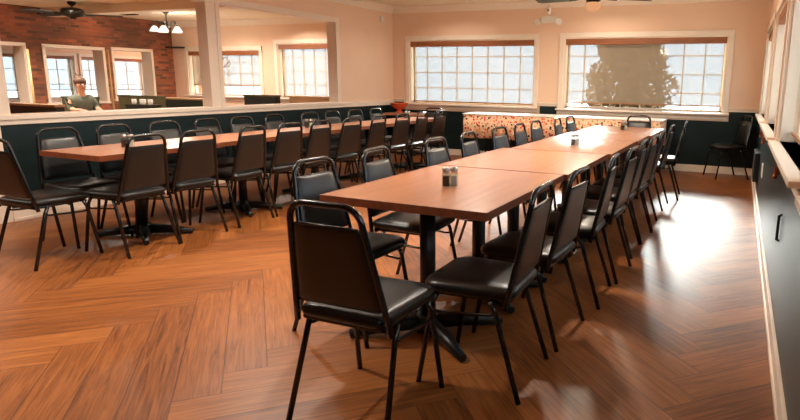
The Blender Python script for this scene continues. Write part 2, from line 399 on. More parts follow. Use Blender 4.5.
for i, (a, b) in enumerate(RW):
    window('x', XR, -1, a, b, .95, 2.05, 4, 4, sill=.07)
    t = ['nearest the back corner', 'between two other side windows', 'above the black pull on the lower wall', 'beside the camera, unseen and added for light'][i]
    shade('tan shade on the side wall window '+t, 'x', XR, -1, a+.02, b-.02, 2.045, 1.0, 'shade_tan', group='side wall shades')
for i, (a, b) in enumerate(PW):
    window('x', -14.0, 1, a, b, .82, 1.78, 2, 3, cas=.05, sill=.03)
    t = ['through the brick opening farthest from the chandelier', 'through the middle brick opening beside the person', 'through the middle brick opening behind the person', 'through the brick opening next to the chandelier'][i]
    shade('white porch window shade with brown valance seen '+t, 'x', -14.0, 1, a+.01, b-.01, 1.775, 1.0, 'shade_brightened', vh=.08, group='porch shades')
# casings in brick openings
for k, (a, b, z0, z1) in enumerate(BO):
    bm = new()
    for p, q, r, s in ((a-.02, a+.03, z0, z1), (b-.03, b+.02, z0, z1), (a-.02, b+.02, z1-.03, z1+.03), (a-.04, b+.04, z0-.03, z0+.01)):
        box(bm, XBK-.29, XBK+.02, p, q, r, s, .004)
    struct('trim_%d' % (15+k), bm, M['trim'])

# ------------------------------------------------------------------ chairs
def rrect(w0, w1, y0, y1, r, z, n=5, pinch=0):
    """rounded trapezoid outline, w0 half width at y0 (rear), w1 half width at y1 (front)"""
    pts = []
    cs = [(w1-r, y1-r, 0), (-w1+r, y1-r, 90), (-w0+r*.5, y0+r*.5, 180), (w0-r*.5, y0+r*.5, 270)]
    for i, (cx, cy, a) in enumerate(cs):
        rr = r if i < 2 else r*.5
        for k in range(n+1):
            t = math.radians(a+90*k/n); pts.append((cx+rr*math.cos(t), cy+rr*math.sin(t), z))
    return pts
def chair_proto():
    t = thing('stacking_chair', 'x', 'chair')
    bm = new(); L = []
    for ins, z in ((.012, .432), (0, .442), (-.004, .458), (.004, .474), (.022, .484), (.06, .489), (.12, .490)):
        L.append(rrect(.188-ins, .212-ins, -.20+ins, .225-ins, max(.02, .085-ins*.5), z))
    loft(bm, L); obj('seat', bm, M['vinyl'], t)
    bm = new(); box(bm, -.178, .178, -.18, .17, .415, .434, .006)
    tube(bm, [(-.19, .17, .42), (.19, .17, .42)], .010); tube(bm, [(-.19, -.16, .42), (.19, -.16, .42)], .010); obj('seat_frame', bm, M['tube'], t)
    # back tube
    def side(z):            # half width and y of the back tube at height z
        f = (z-.42)/(.912-.42); return .212-.068*f, -.175-.095*f
    pts = [(-side(z)[0], side(z)[1], z) for z in (.405, .5, .6, .7, .77, .832)]
    w, y = side(.832)
    for k in range(1, 9):
        a = PI-PI/2*k/9
        pts.append((-(w-.075)+.075*math.cos(a), y-.012*k/9, .832+.07*math.sin(a)))
    pts.append((-(w-.08), y-.012, .902))
    full = pts+[(-x, y, z) for x, y, z in pts[::-1]]
    bm = new(); tube(bm, full, .0125, 8); obj('back_frame', bm, M['tube'], t)
    # padded trapezoid back
    bm = new(); zs = [.500, .510, .535, .60, .68, .75, .80, .818, .824]; L = []
    def prof(z, dep, ins):
        w, y = side(z); w = w-.008-ins; o = []
        for k in range(13):
            u = -1+2*k/12; o.append((w*u, y+.002+dep*(1-abs(u)**6), z))
        for k in range(13):
            u = 1-2*k/12; o.append((w*u, y-.006-dep*.35*(1-abs(u)**6), z))
        return o
    for z, d, ins in zip(zs, (.003, .012, .02, .022, .022, .02, .016, .01, .003), (.012, .004, 0, 0, 0, 0, 0, .004, .012)): L.append(prof(z, d, ins))
    loft(bm, L); 
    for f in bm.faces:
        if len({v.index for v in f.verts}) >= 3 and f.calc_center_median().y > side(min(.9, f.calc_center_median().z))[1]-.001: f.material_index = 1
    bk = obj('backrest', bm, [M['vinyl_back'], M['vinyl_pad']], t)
    bm = new(); w, y = side(.822); tube(bm, [(-w+.02, y-.006, .822), (w-.02, y-.006, .822)], .005, 6); obj('piping', bm, M['vinyl'], bk); bm = new(); w, y = side(.503)
    tube(bm, [(-w+.02, y-.006, .503), (w-.02, y-.006, .503)], .004, 6); obj('piping', bm, M['vinyl'], bk)
    for s in (-1, 1):
        bm = new(); tube(bm, [(s*.19, .15, .425), (s*.197, .17, .38), (s*.215, .232, .0)], .012, 8); obj('leg', bm, M['tube'], t)
        bm = new(); tube(bm, [(s*.196, -.10, .425), (s*.20, -.125, .38), (s*.222, -.245, .0)], .012, 8); obj('leg', bm, M['tube'], t)
    for s in (-1, 1):
        bm = new(); tube(bm, [(s*.201, -.125, .375), (s*.201, -.10, .365), (s*.20, .14, .345), (s*.20, .172, .35)], .007, 6); obj('side_brace', bm, M['tube'], t)
    return t
proto = chair_proto(); used = [False]
NUM = ['first', 'second', 'third', 'fourth', 'fifth', 'sixth', 'seventh', 'eighth', 'ninth', 'tenth']
def place(x, y, rz, label, group):
    if not used[0]:
        used[0] = True; proto.location = (x, y, 0); proto.rotation_euler = (0, 0, rz); proto['label'] = label; proto['group'] = group; return proto
    return dup(proto, (x, y, 0), rz, label, group)
R = math.radians
place(-1.315, 1.86, R(1), 'black padded chair at the camera end of the near table row', 'chairs at the near table row')
FR = [(2.32, -1.0), (2.88, -.975), (3.50, -.93), (4.02, -.90), (4.64, -.92), (5.11, -.90), (5.60, -.90), (6.55, -.91), (7.21, -.83)]
jit = [2, -3, 3, -2, 1, -3, 2, -1, 3, -2]
for i, (y, x) in enumerate(FR):
    place(x, y, R(90+jit[i]), 'black padded chair, %s from the camera, side-window side of near table row' % NUM[i], 'chairs at the near table row')
FL = [2.50, 3.12, 3.90, 4.50, 5.18, 5.76, 6.28, 6.95, 7.5, 8.0]
for i, y in enumerate(FL[:9]):
    place(-1.85+(.06 if i > 6 else 0), y, R(-90+jit[-i-1]), 'black padded chair, %s from the camera, aisle side of the near table row' % NUM[i], 'chairs at the near table row')
place(-1.28, 8.06, R(180), 'black padded chair at the far end of the near table row, facing the camera', 'chairs at the near table row')
LN = [2.97, 3.45, 4.01, 4.52, 4.97, 5.53, 6.05, 6.62, 7.12, 7.68]
for i, y in enumerate(LN):
    place(-4.32, y, R(90+jit[i]), 'black padded chair, %s from the camera, aisle side of the far table row' % NUM[i], 'chairs at the far table row')
LB = [2.99, 3.48, 3.96, 4.48, 4.94, 5.46, 6.07, 6.55, 7.05, 7.6]
for i, y in enumerate(LB):
    place(-4.89, y, R(-90-jit[i]), 'black padded chair, %s from the camera, half-wall side of the far table row' % NUM[i], 'chairs at the far table row')
place(-4.60, 2.53, R(2), 'black padded chair at the camera end of the far table row', 'chairs at the far table row')
place(-4.61, 8.2, R(178), 'black padded chair heading the far table row at the orange bowl end', 'chairs at the far table row')
place(-.12, 9.19, R(116), 'black padded chair standing alone in the back corner under the window', 'chairs')

# ------------------------------------------------------------------ tables
def table(x0, x1, y0, y1, cols, label, group, arm=(.33, .25), xo=0):
    cx, cy = (x0+x1)/2, (y0+y1)/2; w, l = (x1-x0)/2, (y1-y0)/2-.006
    t = thing('dining_table', label, 'table', (cx, cy, 0), 0, group)
    bm = new(); box(bm, -w, w, -l, l, .722, .76); top = obj('tabletop', bm, M['table'], t)
    bm = new()
    for a, b, c, d in ((-w-.002, w+.002, -l-.0025, -l+.006), (-w-.002, w+.002, l-.006, l+.0025), (-w-.0025, -w+.006, -l+.006, l-.006), (w-.006, w+.0025, -l+.006, l-.006)): box(bm, a, b, c, d, .7205, .7606)
    obj('edge_band', bm, M['table_edge'], top)
    for yc in cols:
        bm = new(); tube(bm, [(xo, yc, .04), (xo, yc, .70)], .042, 14); tube(bm, [(xo, yc, .03), (xo, yc, .10)], .06, 14); obj('column', bm, M['iron'], t)
        bm = new(); box(bm, -.2, .2, yc-.03, yc+.03, .698, .722, .003); box(bm, -.03, .03, yc-.16, yc+.16, .698, .722, .003); obj('mounting_plate', bm, M['iron'], t)
        bm = new()
        for sx in (-1, 1):
            for sy in (-1, 1):
                tube(bm, [(xo, yc, .055), (sx*arm[0]*.5, yc+sy*arm[1]*.5, .048), (sx*arm[0], yc+sy*arm[1], .022)], .03, 8, radii=[.045, .036, .022])
        lathe(bm, [(.07, .0+.012), (.075, .03), (.055, .07)], 14, (xo, yc, 0)); obj('base', bm, M['iron'], t)
    return t
gN, gF = 'tables of the near row', 'tables of the far row'
table(-1.908, -.9925, 2.30, 3.545, (-.33, .33), 'wooden table nearest the camera, with salt and pepper shakers in its middle', gN)
table(-1.905, -.972, 3.547, 4.79, (-.33, .33), 'bare wooden table, second from the camera in the near row', gN)
table(-1.84, -.945, 4.792, 6.035, (-.33, .33), 'wooden table, third from the camera in the near row, holding shakers', gN)
table(-1.84, -.93, 6.037, 6.80, (0,), 'short bare wooden table, fourth from the camera in the near row', gN)
table(-1.80, -.895, 6.803, 8.05, (-.33, .33), 'pale shining wooden table at the far end of the near row', gN)
yy = 2.72
for i in range(5):
    lb = ['wooden table at the camera end of the far row, with shakers', 'bare wooden table, second from the camera in the far row', 'wooden table in the middle of the far row, with shakers',
          'bare wooden table, fourth from the camera in the far row', 'wooden table at the bowl end of the far row, with shakers'][i]
    table(-4.93+.004*i, -4.235-.03*i, yy, yy+1.104, (.0,), lb, gF, (.3, .22), -4.605+(4.93-.004*i+4.235+.03*i)/2); yy += 1.106
# small corner table with bowl
t = thing('corner_table', 'small brown table in the back corner under the orange bowl', 'table', (-5.48, 9.2, 0))
bm = new(); box(bm, -.42, .42, -.28, .28, .722, .76, .004); obj('tabletop', bm, M['table'], t)
bm = new(); tube(bm, [(0, 0, .03), (0, 0, .722)], .04, 12); obj('column', bm, M['iron'], t)
bm = new()
for a in (0, 90, 180, 270): tube(bm, [(0, 0, .05), (.28*math.cos(R(a+40)), .24*math.sin(R(a+40)), .025)], .03, 8, radii=[.045, .022])
obj('base', bm, M['iron'], t)
bm = new(); lathe(bm, [(.065, 0), (.07, .012), (.03, .03), (.035, .05), (.09, .075), (.14, .12), (.165, .165), (.17, .17), (.158, .166), (.13, .12), (.07, .08), (.01, .07)], 28)
tag(obj('serving_bowl', bm, M['orange'], None, (-5.74, 9.22, .76)), 'orange footed serving bowl on the small corner table', 'bowl')

# shakers
def shaker_proto(fill, name):
    t = thing(name, 'x', 'shaker')
    bm = new(); box(bm, -.021, .021, -.021, .021, .0, .075, .006); lathe(bm, [(.019, .072), (.018, .084)], 12); obj('jar', bm, M['jar'], t)
    bm = new(); box(bm, -.0165, .0165, -.0165, .0165, .004, .058, .004); obj('contents', bm, M[fill], t)
    bm = new(); lathe(bm, [(.021, .082), (.022, .088), (.021, .1), (.015, .106), (.003, .108)], 14); obj('lid', bm, M['steel'], t)
    return t
pp = shaker_proto('pepper', 'pepper_shaker'); ss = shaker_proto('salt', 'salt_shaker'); first = [True]
spots = [(-1.445, 2.835, 'on the table nearest the camera'), (-1.40, 5.33, 'on the third table of the near row'), (-1.335, 7.48, 'on the far end table of the near row'),
         (-4.60, 3.2, 'on the camera end table of the far row'), (-4.72, 5.55, 'on the middle table of the far row'), (-4.78, 7.9, 'on the bowl end table of the far row')]
for i, (x, y, w) in enumerate(spots):
    for p, dx, dy, nm in ((pp, -.014, -.015, 'glass pepper shaker with steel lid '), (ss, .014, .026, 'glass salt shaker with steel lid ')):
        if i == 0: p.location = (x+dx, y+dy, .7605); p.rotation_euler = (0, 0, R(20)); p['label'] = nm+w; p['group'] = 'salt and pepper shakers'
        else: dup(p, (x+dx, y+dy, .7605), R(20+9*i), nm+w, 'salt and pepper shakers')

# buffet tables under the leaf print cloth
for k, (x0, x1) in enumerate(((-4.18, -2.62), (-2.6, -1.04))):
    t = thing('folding_table', ['folding table under the cloth at its bowl corner end', 'folding table under the cloth behind the far head chair'][k], 'table', ((x0+x1)/2, 9.05, 0), 0, 'buffet folding tables')
    w = (x1-x0)/2
    bm = new(); box(bm, -w, w, -.3, .3, .775, .805, .005); obj('tabletop', bm, M['white'], t)
    for sx in (-1, 1):
        for sy in (-1, 1):
            bm = new(); tube(bm, [(sx*(w-.15), sy*.24, 0), (sx*(w-.15), sy*.24, .775)], .013, 8); obj('leg', bm, M['tube'], t)
cl = thing('tablecloth', 'white topped tablecloth with red and orange leaf print skirt along the back wall', 'tablecloth', (-2.61, 9.05, 0))
bm = new(); box(bm, -1.60, 1.60, -.335, .335, .808, .822, .006); obj('top_cover', bm, M['cloth'], cl)
bm = new(); n = 150; loopT, loopB = [], []
path = [(-1.585, .32), (-1.585, -.33), (1.585, -.33), (1.585, .32)]
P = []
for (ax, ay), (bx, by) in zip(path, path[1:]):
    m = max(2, int(math.hypot(bx-ax, by-ay)/.03))
    for q in range(m): P.append((ax+(bx-ax)*q/m, ay+(by-ay)*q/m, (by-ay, -(bx-ax))))
P.append((1.585, .32, (.65, 0)))
vt, vb, vt2, vb2 = [], [], [], []
for q, (x, y, nn) in enumerate(P):
    l = math.hypot(*nn); nx, ny = -nn[0]/l, -nn[1]/l; nx, ny = -nx, -ny
    wv = .012*math.sin(q*.55)+.006*math.sin(q*1.3)
    vt.append(bm.verts.new((x, y, .812))); vb.append(bm.verts.new((x-nx*wv, y-abs(wv)-.004, .425+.008*math.sin(q*.2))))
    vt2.append(bm.verts.new((x*.998, y+.003, .81))); vb2.append(bm.verts.new((x*.998-nx*wv, y+.003-abs(wv)-.004, .425+.008*math.sin(q*.2))))
for q in range(len(P)-1):
    for a, b in ((vt, vb), (vb2, vt2)):
        f = bm.faces.new((a[q], b[q], b[q+1], a[q+1])); f.smooth = True
    bm.faces.new((vb[q], vb2[q], vb2[q+1], vb[q+1])); bm.faces.new((vt2[q], vt[q], vt[q+1], vt2[q+1]))
obj('skirt', bm, M['leaf'], cl)

# ------------------------------------------------------------------ wall and ceiling fittings
t = thing('emergency_light', 'white twin-head emergency light high between the two back windows', 'emergency light', (-3.03, YB, 2.36))
bm = new(); box(bm, -.12, .12, -.06, 0, -.05, .06, .012); obj('housing', bm, M['white'], t)
for s in (-1, 1):
    bm = new(); tube(bm, [(s*.17, -.04, -.02), (s*.19, -.10, -.04)], .04, 12, radii=[.035, .055]); tube(bm, [(s*.09, -.03, -.01), (s*.17, -.04, -.02)], .012, 8)
    obj('lamp_head', bm, M['white'], t)
t = thing('security_camera', 'small white dome camera with black lens under the crown moulding', 'camera', (-3.02, YB-.09, 2.55))
bm = new(); lathe(bm, [(.032, 0), (.035, -.03), (.036, -.07), (.03, -.10), (.015, -.118), (.003, -.12)], 16); obj('housing', bm, M['white'], t)
bm = new(); lathe(bm, [(.014, -.004), (.015, .006), (.002, .012)], 12); o = obj('lens', bm, M['blackp'], t); o.location = (0, -.034, -.05); o.rotation_euler = (R(80), 0, 0)
bm = new(); tube(bm, [(0, 0, 0), (0, .03, .03)], .012, 8); obj('bracket', bm, M['white'], t)
bm = new(); box(bm, 0, .03, -.03, .03, -.05, .05, .006); tag(obj('motion_sensor', bm, M['white'], None, (XL, 9.2, 2.42)), 'small white motion sensor high on the peach wall', 'sensor')
bm = new(); box(bm, -.055, 0, -.3, .3, .22, .56, .01); tag(obj('wall_unit', bm, M['blackp'], None, (XR-.0125, 7.75, 0)), 'black box heater low on the side wall near the corner chair', 'unit')  # plain black box in place of a dark patch near the corner
t = thing('wall_outlet', 'white outlet plate low on the dark side wall', 'outlet', (XR-.012, 6.4, .5))
bm = new(); box(bm, -.008, 0, -.06, .06, -.07, .07, .003); obj('plate', bm, M['white'], t)
bm = new(); box(bm, -.011, -.007, -.02, .02, -.045, -.01, .001); box(bm, -.011, -.007, -.02, .02, .01, .045, .001); obj('socket', bm, M['trim'], t)
bm = new(); tube(bm, [(0, .01, -.075), (-.014, .008, -.07), (-.014, -.008, .07), (0, -.01, .075)], .008, 8)
tag(obj('wall_pull', bm, M['blackp'], None, (XR-.012, 3.52, .56)), 'thin black upright pull on the lower side wall', 'handle')
for i, (y, w) in enumerate(((7.05, 'beyond the outlet'), (6.2, 'above the outlet'), (3.9, 'above the black pull'))):
    bm = new(); box(bm, -.03, 0, -.012, .012, -.05, 0, .004); tube(bm, [(-.02, 0, -.05), (-.03, 0, -.075)], .012, 8)
    tag(obj('sill_clip', bm, M['copper'], None, (XR-.022, y, .92-.065)), 'small copper clip under the side window sill '+w, 'clip', 'copper sill clips')

def fan(loc, zc, nb, rot, blade_len, label, light, hubr=.14):
    t = thing('ceiling_fan', label, 'ceiling fan', loc, rot)
    h = zc-loc[2]
    bm = new(); tube(bm, [(0, 0, .06), (0, 0, h)], .012, 8); lathe(bm, [(.065, h), (.06, h-.04), (.02, h-.07)], 16); obj('down_rod', bm, M['bronze'], t)
    bm = new(); lathe(bm, [(.03, .09), (hubr*.8, .07), (hubr, .05), (hubr, -.02), (hubr*.85, -.05), (.05, -.07), (.045, -.10)], 24); obj('motor', bm, M['bronze'], t)
    for k in range(nb):
        a = 2*PI*k/nb; bm = new()
        ca, sa = math.cos(a), math.sin(a)
        def T(r, s, z): return (r*ca-s*sa, r*sa+s*ca, z)
        top, bot = [], []
        for r, w in ((.2, .045), (.28, .062), (.5, .07), (blade_len-.05, .075), (blade_len, .05)):
            top.append((r, w))
        out = [(r, w) for r, w in top]+[(r, -w) for r, w in top[::-1]]
        A = [bm.verts.new(T(r, s, .004+s*.2-.02)) for r, s in out]; B = [bm.verts.new(T(r, s, -.004+s*.2-.02)) for r, s in out]
        bm.faces.new(A); bm.faces.new(B[::-1])
        for q in range(len(A)): bm.faces.new((A[q], B[q], B[(q+1) % len(A)], A[(q+1) % len(A)]))
        b = obj('blade', bm, M['blade'], t)
        bm = new(); tube(bm, [T(hubr*.8, 0, 0), T(.18, 0, -.025), T(.27, 0, -.028)], .012, 6); obj('blade_arm', bm, M['bronze'], b)
    if light:
        bm = new(); lathe(bm, [(.05, -.06), (.08, -.075), (.088, -.10), (.075, -.135), (.04, -.155), (.005, -.16)], 20); obj('light_bowl', bm, M[light], t)
    return t
fan((-1.57, 6.5, 2.265), ZC, 5, R(33), .66, 'dark ceiling fan with glass light bowl above the near table row', 'amber', .09)
fl = bpy.data.lights.new('fan_fill_light', 'POINT'); fl.energy = 55; fl.color = (1, .86, .68); fl.shadow_soft_size = .08  # fill added below the unlit bowl to brighten walls and ceiling
fo = bpy.data.objects.new('fan_fill_light', fl); C.objects.link(fo); fo.location = (-1.57, 6.5, 2.0)
fan((-10.36, 6.5, 2.36), ZC2, 5, R(45), .72, 'dark ceiling fan in the side room in front of the brick wall', None, .17)

# chandelier
t = thing('chandelier', 'bronze chandelier with five white glass bell shades in the side room', 'chandelier', (-10.05, 8.0, 2.3))
bm = new(); tube(bm, [(0, 0, 0), (0, 0, ZC2-2.3)], .012, 8); lathe(bm, [(.06, ZC2-2.3), (.05, ZC2-2.33), (.01, ZC2-2.36)], 14); lathe(bm, [(.01, -.1), (.03, -.07), (.02, -.03), (.035, .02), (.012, .08)], 14); obj('stem', bm, M['bronze'], t)
for k in range(5):
    a = 2*PI*k/5+.3; ca, sa = math.cos(a), math.sin(a); bm = new()
    tube(bm, [(ca*r, sa*r, z) for r, z in ((.02, -.06), (.07, .0), (.11, .05), (.17, .06), (.205, .0), (.205, -.03))], .009, 6); ar = obj('arm', bm, M['bronze'], t)
    bm = new(); lathe(bm, [(.025, -.03), (.045, -.05), (.07, -.09), (.092, -.13), (.088, -.13), (.065, -.09), (.035, -.05), (.015, -.035)], 16, (ca*.205, sa*.205, 0)); obj('glass_shade', bm, M['frost'], ar)
cl_ = bpy.data.lights.new('chandelier_light', 'POINT'); cl_.energy = 38; cl_.color = (1, .88, .72); cl_.shadow_soft_size = .15
fo = bpy.data.objects.new('chandelier_light', cl_); C.objects.link(fo); fo.location = (-10.05, 8.0, 2.08)
# recessed ceiling lights + their real light
def can(x, y, z, label, grp, watts, lamp='lamp', rad=.075):
    t = thing('ceiling_light', label, 'ceiling light', (x, y, z), 0, grp)
    bm = new(); lathe(bm, [(rad+.02, 0), (rad+.02, -.006), (rad, -.008), (rad, -.002)], 20); obj('trim_ring', bm, M['white'], t)
    bm = new(); lathe(bm, [(rad, -.003), (rad*.98, -.0095), (.002, -.0095)], 20); obj('lens', bm, M[lamp], t)
    L = bpy.data.lights.new('downlight', 'AREA'); L.shape = 'DISK'; L.size = .14; L.energy = watts; L.color = (1., .90, .78); L.spread = R(150)
    lo = bpy.data.objects.new('downlight', L); C.objects.link(lo); lo.location = (0, 0, -.02); lo.parent = t
CANW = 31
for i, (x, y) in enumerate(((-3.0, 1.9), (-1.5, 4.3), (-5.1, 1.2), (-4.5, 4.3), (-3.0, 3.9), (-3.0, 6.6), (-4.6, 8.6), (-2.0, 8.7))):
    can(x, y, ZC, ['round recessed light over the open floor beside the camera', 'round recessed light above the near row second table', 'round recessed light over the open floor', 'round recessed light above the far row second table',
                   'round recessed light over the middle aisle by the camera', 'round recessed light over the middle aisle by the windows', 'round recessed light near the back corner above the bowl', 'round recessed light above the leaf print cloth'][i], 'main room ceiling lights', CANW*(1.0 if y < 8 else .35))
for i, (x, y) in enumerate(((-10.9, 4.9), (-10.6, 5.05), (-9.9, 6.1), (-9.6, 8.4), (-8.0, 8.7), (-8.0, 5.6), (-8.2, 1.2))):  # last one is out of view, added to light the jambs
    can(x, y, ZC2, ['recessed light in the side room ceiling at the frame edge', 'recessed light in the side room beside the frame edge one', 'recessed light in the side room just past the fan', 'recessed light in the side room behind the chandelier',
                    'recessed light in the side room above the wooden rail', 'recessed light in the side room nearest the half wall', 'unseen recessed light added by the camera end of the half wall for fill'][i], 'side room ceiling lights', 30)
bm = new(); box(bm, -.18, .18, -.08, .08, -.012, 0, .003)
for k in range(5): box(bm, -.16, .16, -.065+k*.03, -.055+k*.03, -.016, -.01)
tag(obj('ceiling_vent', bm, M['bronze'], None, (-11.2, 8.1, ZC2)), 'dark slatted vent in the side room ceiling beside the chandelier', 'vent')

# ------------------------------------------------------------------ side room furniture
def booth(x0, x1, y, face, ztop, mat, label, railm='tan'):
    t = thing('booth_bench', label, 'booth', ((x0+x1)/2, y, 0), 0 if face > 0 else PI, 'side room booths')
    w = (x1-x0)/2
    bm = new(); box(bm, -w, w, -.06, .06, .0, ztop-.03, .015); obj('backrest', bm, M[mat], t)
    bm = new(); box(bm, -w+.01, w-.01, .055, .5, .36, .47, .03); obj('seat', bm, M[mat], t)
    bm = new(); box(bm, -w+.03, w-.03, .06, .44, 0, .36, .004); obj('plinth', bm, M['booth'], t)
    bm = new(); box(bm, -w-.01, w+.01, -.07, .07, ztop-.032, ztop, .006); obj('top_rail', bm, M[railm], t)
booth(-9.35, -8.3, 4.9, 1, .95, 'booth', 'dark booth bench with pale top rail nearest the post of the half wall')
booth(-11.25, -10.4, 6.75, -1, .97, 'olive', 'olive booth bench below the middle brick opening behind the person', 'olive')
booth(-10.6, -9.5, 7.35, 1, 1.0, 'olive', 'olive booth bench below the brick opening near the chandelier', 'olive')
booth(-10.42, -8.97, 7.95, 1, .95, 'booth', 'dark booth bench with pale rail beside the partition column')
booth(-8.85, -8.05, 8.65, -1, 1.03, 'booth', 'dark booth bench under the window next to the partition jamb', 'olive')
booth(-8.0, -6.9, 8.95, -1, 1.02, 'tan', 'tan wooden booth bench against the side room window')
def side_table(x, y, label, w=.35):
    t = thing('booth_table', label, 'table', (x, y, 0), 0, 'side room tables')
    bm = new(); box(bm, -.5, .5, -w, w, .735, .77, .004); obj('tabletop', bm, M['tan'], t)
    bm = new(); tube(bm, [(0, 0, .03), (0, 0, .735)], .04, 10); obj('column', bm, M['iron'], t)
    bm = new(); box(bm, -.25, .25, -.25, .25, 0, .03, .01); obj('base', bm, M['iron'], t)
side_table(-10.1, 5.72, 'tan booth table in front of the person', .2)
side_table(-8.8, 5.75, 'tan booth table beside the dark booth with pale rail', .25)
for k, (dx, dy) in enumerate(((-.12, 0), (.0, .06), (.12, .0), (.22, .05))):
    t = thing('mug', ['white mug standing alone on the window booth ledge', 'white mug second in the line of four on the ledge', 'white mug third in the line of four on the ledge', 'white mug closest to the partition column on the ledge'][k], 'mug', (-9.62+dx, 6.98+dy, .8605), 0, 'white mugs')
    bm = new(); lathe(bm, [(.03, 0), (.036, .01), (.038, .09), (.034, .09), (.031, .012)], 14); obj('cup_body', bm, M['white'], t)
    bm = new(); tube(bm, [(.036, 0, .075), (.06, 0, .07), (.064, 0, .045), (.058, 0, .025), (.036, 0, .02)], .005, 6); obj('handle', bm, M['white'], t)
t = thing('serving_stand', 'small dark serving stand holding the white mugs in the side room', 'stand', (-9.58, 7.0, 0))
bm = new(); box(bm, -.3, .32, -.1, .14, .83, .86, .004); obj('shelf', bm, M['booth'], t)
bm = new(); box(bm, -.29, .31, -.09, .13, 0, .83, .004); obj('cabinet_body', bm, M['booth'], t)
for i, (x, y, w) in enumerate(((-10.82, 6.0, 'left of the middle brick opening'), (-11.5, 7.8, 'between the two brick openings by the chandelier'))):
    t = thing('divider_pole', 'thin pale pole standing '+['beside the brick opening farthest from the chandelier', 'between the two brick openings nearest the chandelier'][i], 'pole', (x, y, 0), 0, 'side room poles')
    bm = new(); tube(bm, [(0, 0, .0), (0, 0, 1.75+.1*i)], .016, 8); obj('rod', bm, M['brass'], t)
    bm = new(); lathe(bm, [(.09, 0), (.09, .015), (.02, .03)], 14); obj('foot', bm, M['brass'], t)
bm = new(); box(bm, -.2, .2, -.2, 0, 0, .03, .004); tag(obj('wall_shelf', bm, M['booth'], None, (-11.68, YB, 1.97)), 'short dark shelf where the brick wall meets the peach wall', 'shelf')

# tube sign on the side room window
t = thing('window_sign', 'small tube outline sign hung on the side room window beside the column', 'sign', (-10.35, YB-.12, 1.665))
def pl(pts, r=.006): 
    b = new(); tube(b, [(x, 0, z) for x, z in pts], r, 6); return b
obj('outline', pl([(-.35, .10), (.18, .10), (.25, .085), (.285, .02), (.285, -.04), (.26, -.085), (.18, -.10), (-.35, -.10)]), M['neon_d'], t)
obj('letter_stroke', pl([(-.3, .0), (.02, .0), (.06, .03), (.13, .085)], .008), M['neon'], t)
obj('letter_stroke', pl([(.25, .01), (.20, -.03), (.12, -.09)], .008), M['neon'], t)
obj('letter_stroke', pl([(-.12, .0), (-.14, .03), (-.10, .06), (-.05, .06), (-.03, .03)], .005), M['neon'], t)

# ------------------------------------------------------------------ person seated in the side room
def skin_body(name, verts, edges, radii, mat, parent=None, loc=None, sub=2):
    me = bpy.data.meshes.new(name); me.from_pydata(verts, edges, []); o = bpy.data.objects.new(name, me); C.objects.link(o)
    m = o.modifiers.new('skin', 'SKIN'); m.use_smooth_shade = True
    for v, r in zip(me.skin_vertices[0].data, radii): v.radius = r if isinstance(r, tuple) else (r, r)
    me.skin_vertices[0].data[0].use_root = True
    s = o.modifiers.new('sub', 'SUBSURF'); s.levels = sub; s.render_levels = sub
    me.materials.append(mat)
    if parent: o.parent = parent
    if loc: o.location = loc
    return o
# seated, facing +x (side-on to the camera), origin at the floor below the pelvis
V = [(0, 0, .56), (.01, 0, .68), (.02, 0, .82), (.02, 0, .95), (.03, 0, 1.02), (.045, 0, 1.09),           # 0-5 pelvis..neck
     (.055, 0, 1.17), (.05, 0, 1.24),                                                                     # 6-7 head
     (.02, .15, .95), (.05, .19, .80), (.24, .17, .78), (.33, .12, .79),                                      # 8-11 left arm
     (.02, -.15, .95), (.05, -.19, .80), (.24, -.17, .78), (.33, -.12, .79),                                  # 12-15
     (.05, .09, .52), (.42, .10, .50), (.40, .10, .10), (.50, .10, .04),                                      # 16-19
     (.05, -.09, .52), (.42, -.10, .50), (.40, -.10, .10), (.50, -.10, .04)]
E = [(0, 1), (1, 2), (2, 3), (3, 4), (4, 5), (5, 6), (6, 7), (3, 8), (8, 9), (9, 10), (10, 11), (3, 12), (12, 13), (13, 14), (14, 15), (0, 16), (16, 17), (17, 18), (18, 19), (0, 20), (20, 21), (21, 22), (22, 23)]
RR = [(.13, .11), (.12, .10), (.13, .105), (.09, .085), (.05, .05), (.047, .047), (.082, .078), (.07, .07),
      .055, .043, .034, .026, .055, .043, .034, .026, .085, .062, .045, .035, .085, .062, .045, .035]
PX, PY = -10.03, 6.27
per = skin_body('person', V, E, RR, M['skin'], None, (PX, PY, 0)); tag(per, 'person with brown hair bun and grey-green top seated behind the booth in the side room', 'person')
per.rotation_euler = (0, 0, R(-12))
TV = V[0:3]+[(.02, 0, 1.0)]+[V[8], V[9], V[12], V[13], (.14, .18, .79), (.14, -.18, .79), (.03, 0, 1.045)]
TE = [(0, 1), (1, 2), (2, 3), (3, 4), (4, 5), (5, 8), (3, 6), (6, 7), (7, 9), (3, 10)]
skin_body('shirt', TV, TE, [(.145, .125), (.135, .115), (.145, .12), (.115, .10), .075, .055, .075, .055, .046, .046, .075], M['shirt'], per)
skin_body('trousers', [V[0], V[16], V[17], (.405, .10, .14), V[20], V[21], (.405, -.10, .14)], [(0, 1), (1, 2), (2, 3), (0, 4), (4, 5), (5, 6)], [.12, .095, .072, .055, .095, .072, .055], M['trousers'], per)
bm = new()
bmesh.ops.create_uvsphere(bm, u_segments=18, v_segments=12, radius=1, matrix=Matrix.Translation((.022, 0, 1.235)) @ Matrix.Diagonal((.098, .09, .085, 1)))
bmesh.ops.create_uvsphere(bm, u_segments=12, v_segments=8, radius=1, matrix=Matrix.Translation((-.055, 0, 1.30)) @ Matrix.Diagonal((.055, .055, .045, 1)))
for f in bm.faces: f.smooth = True
obj('hair', bm, M['hair'], per)
bm = new()
for s in (-1, 1):
    bmesh.ops.create_uvsphere(bm, u_segments=8, v_segments=6, radius=.011, matrix=Matrix.Translation((.128, s*.03, 1.195)))
obj('eyes', bm, M['blackp'], per)
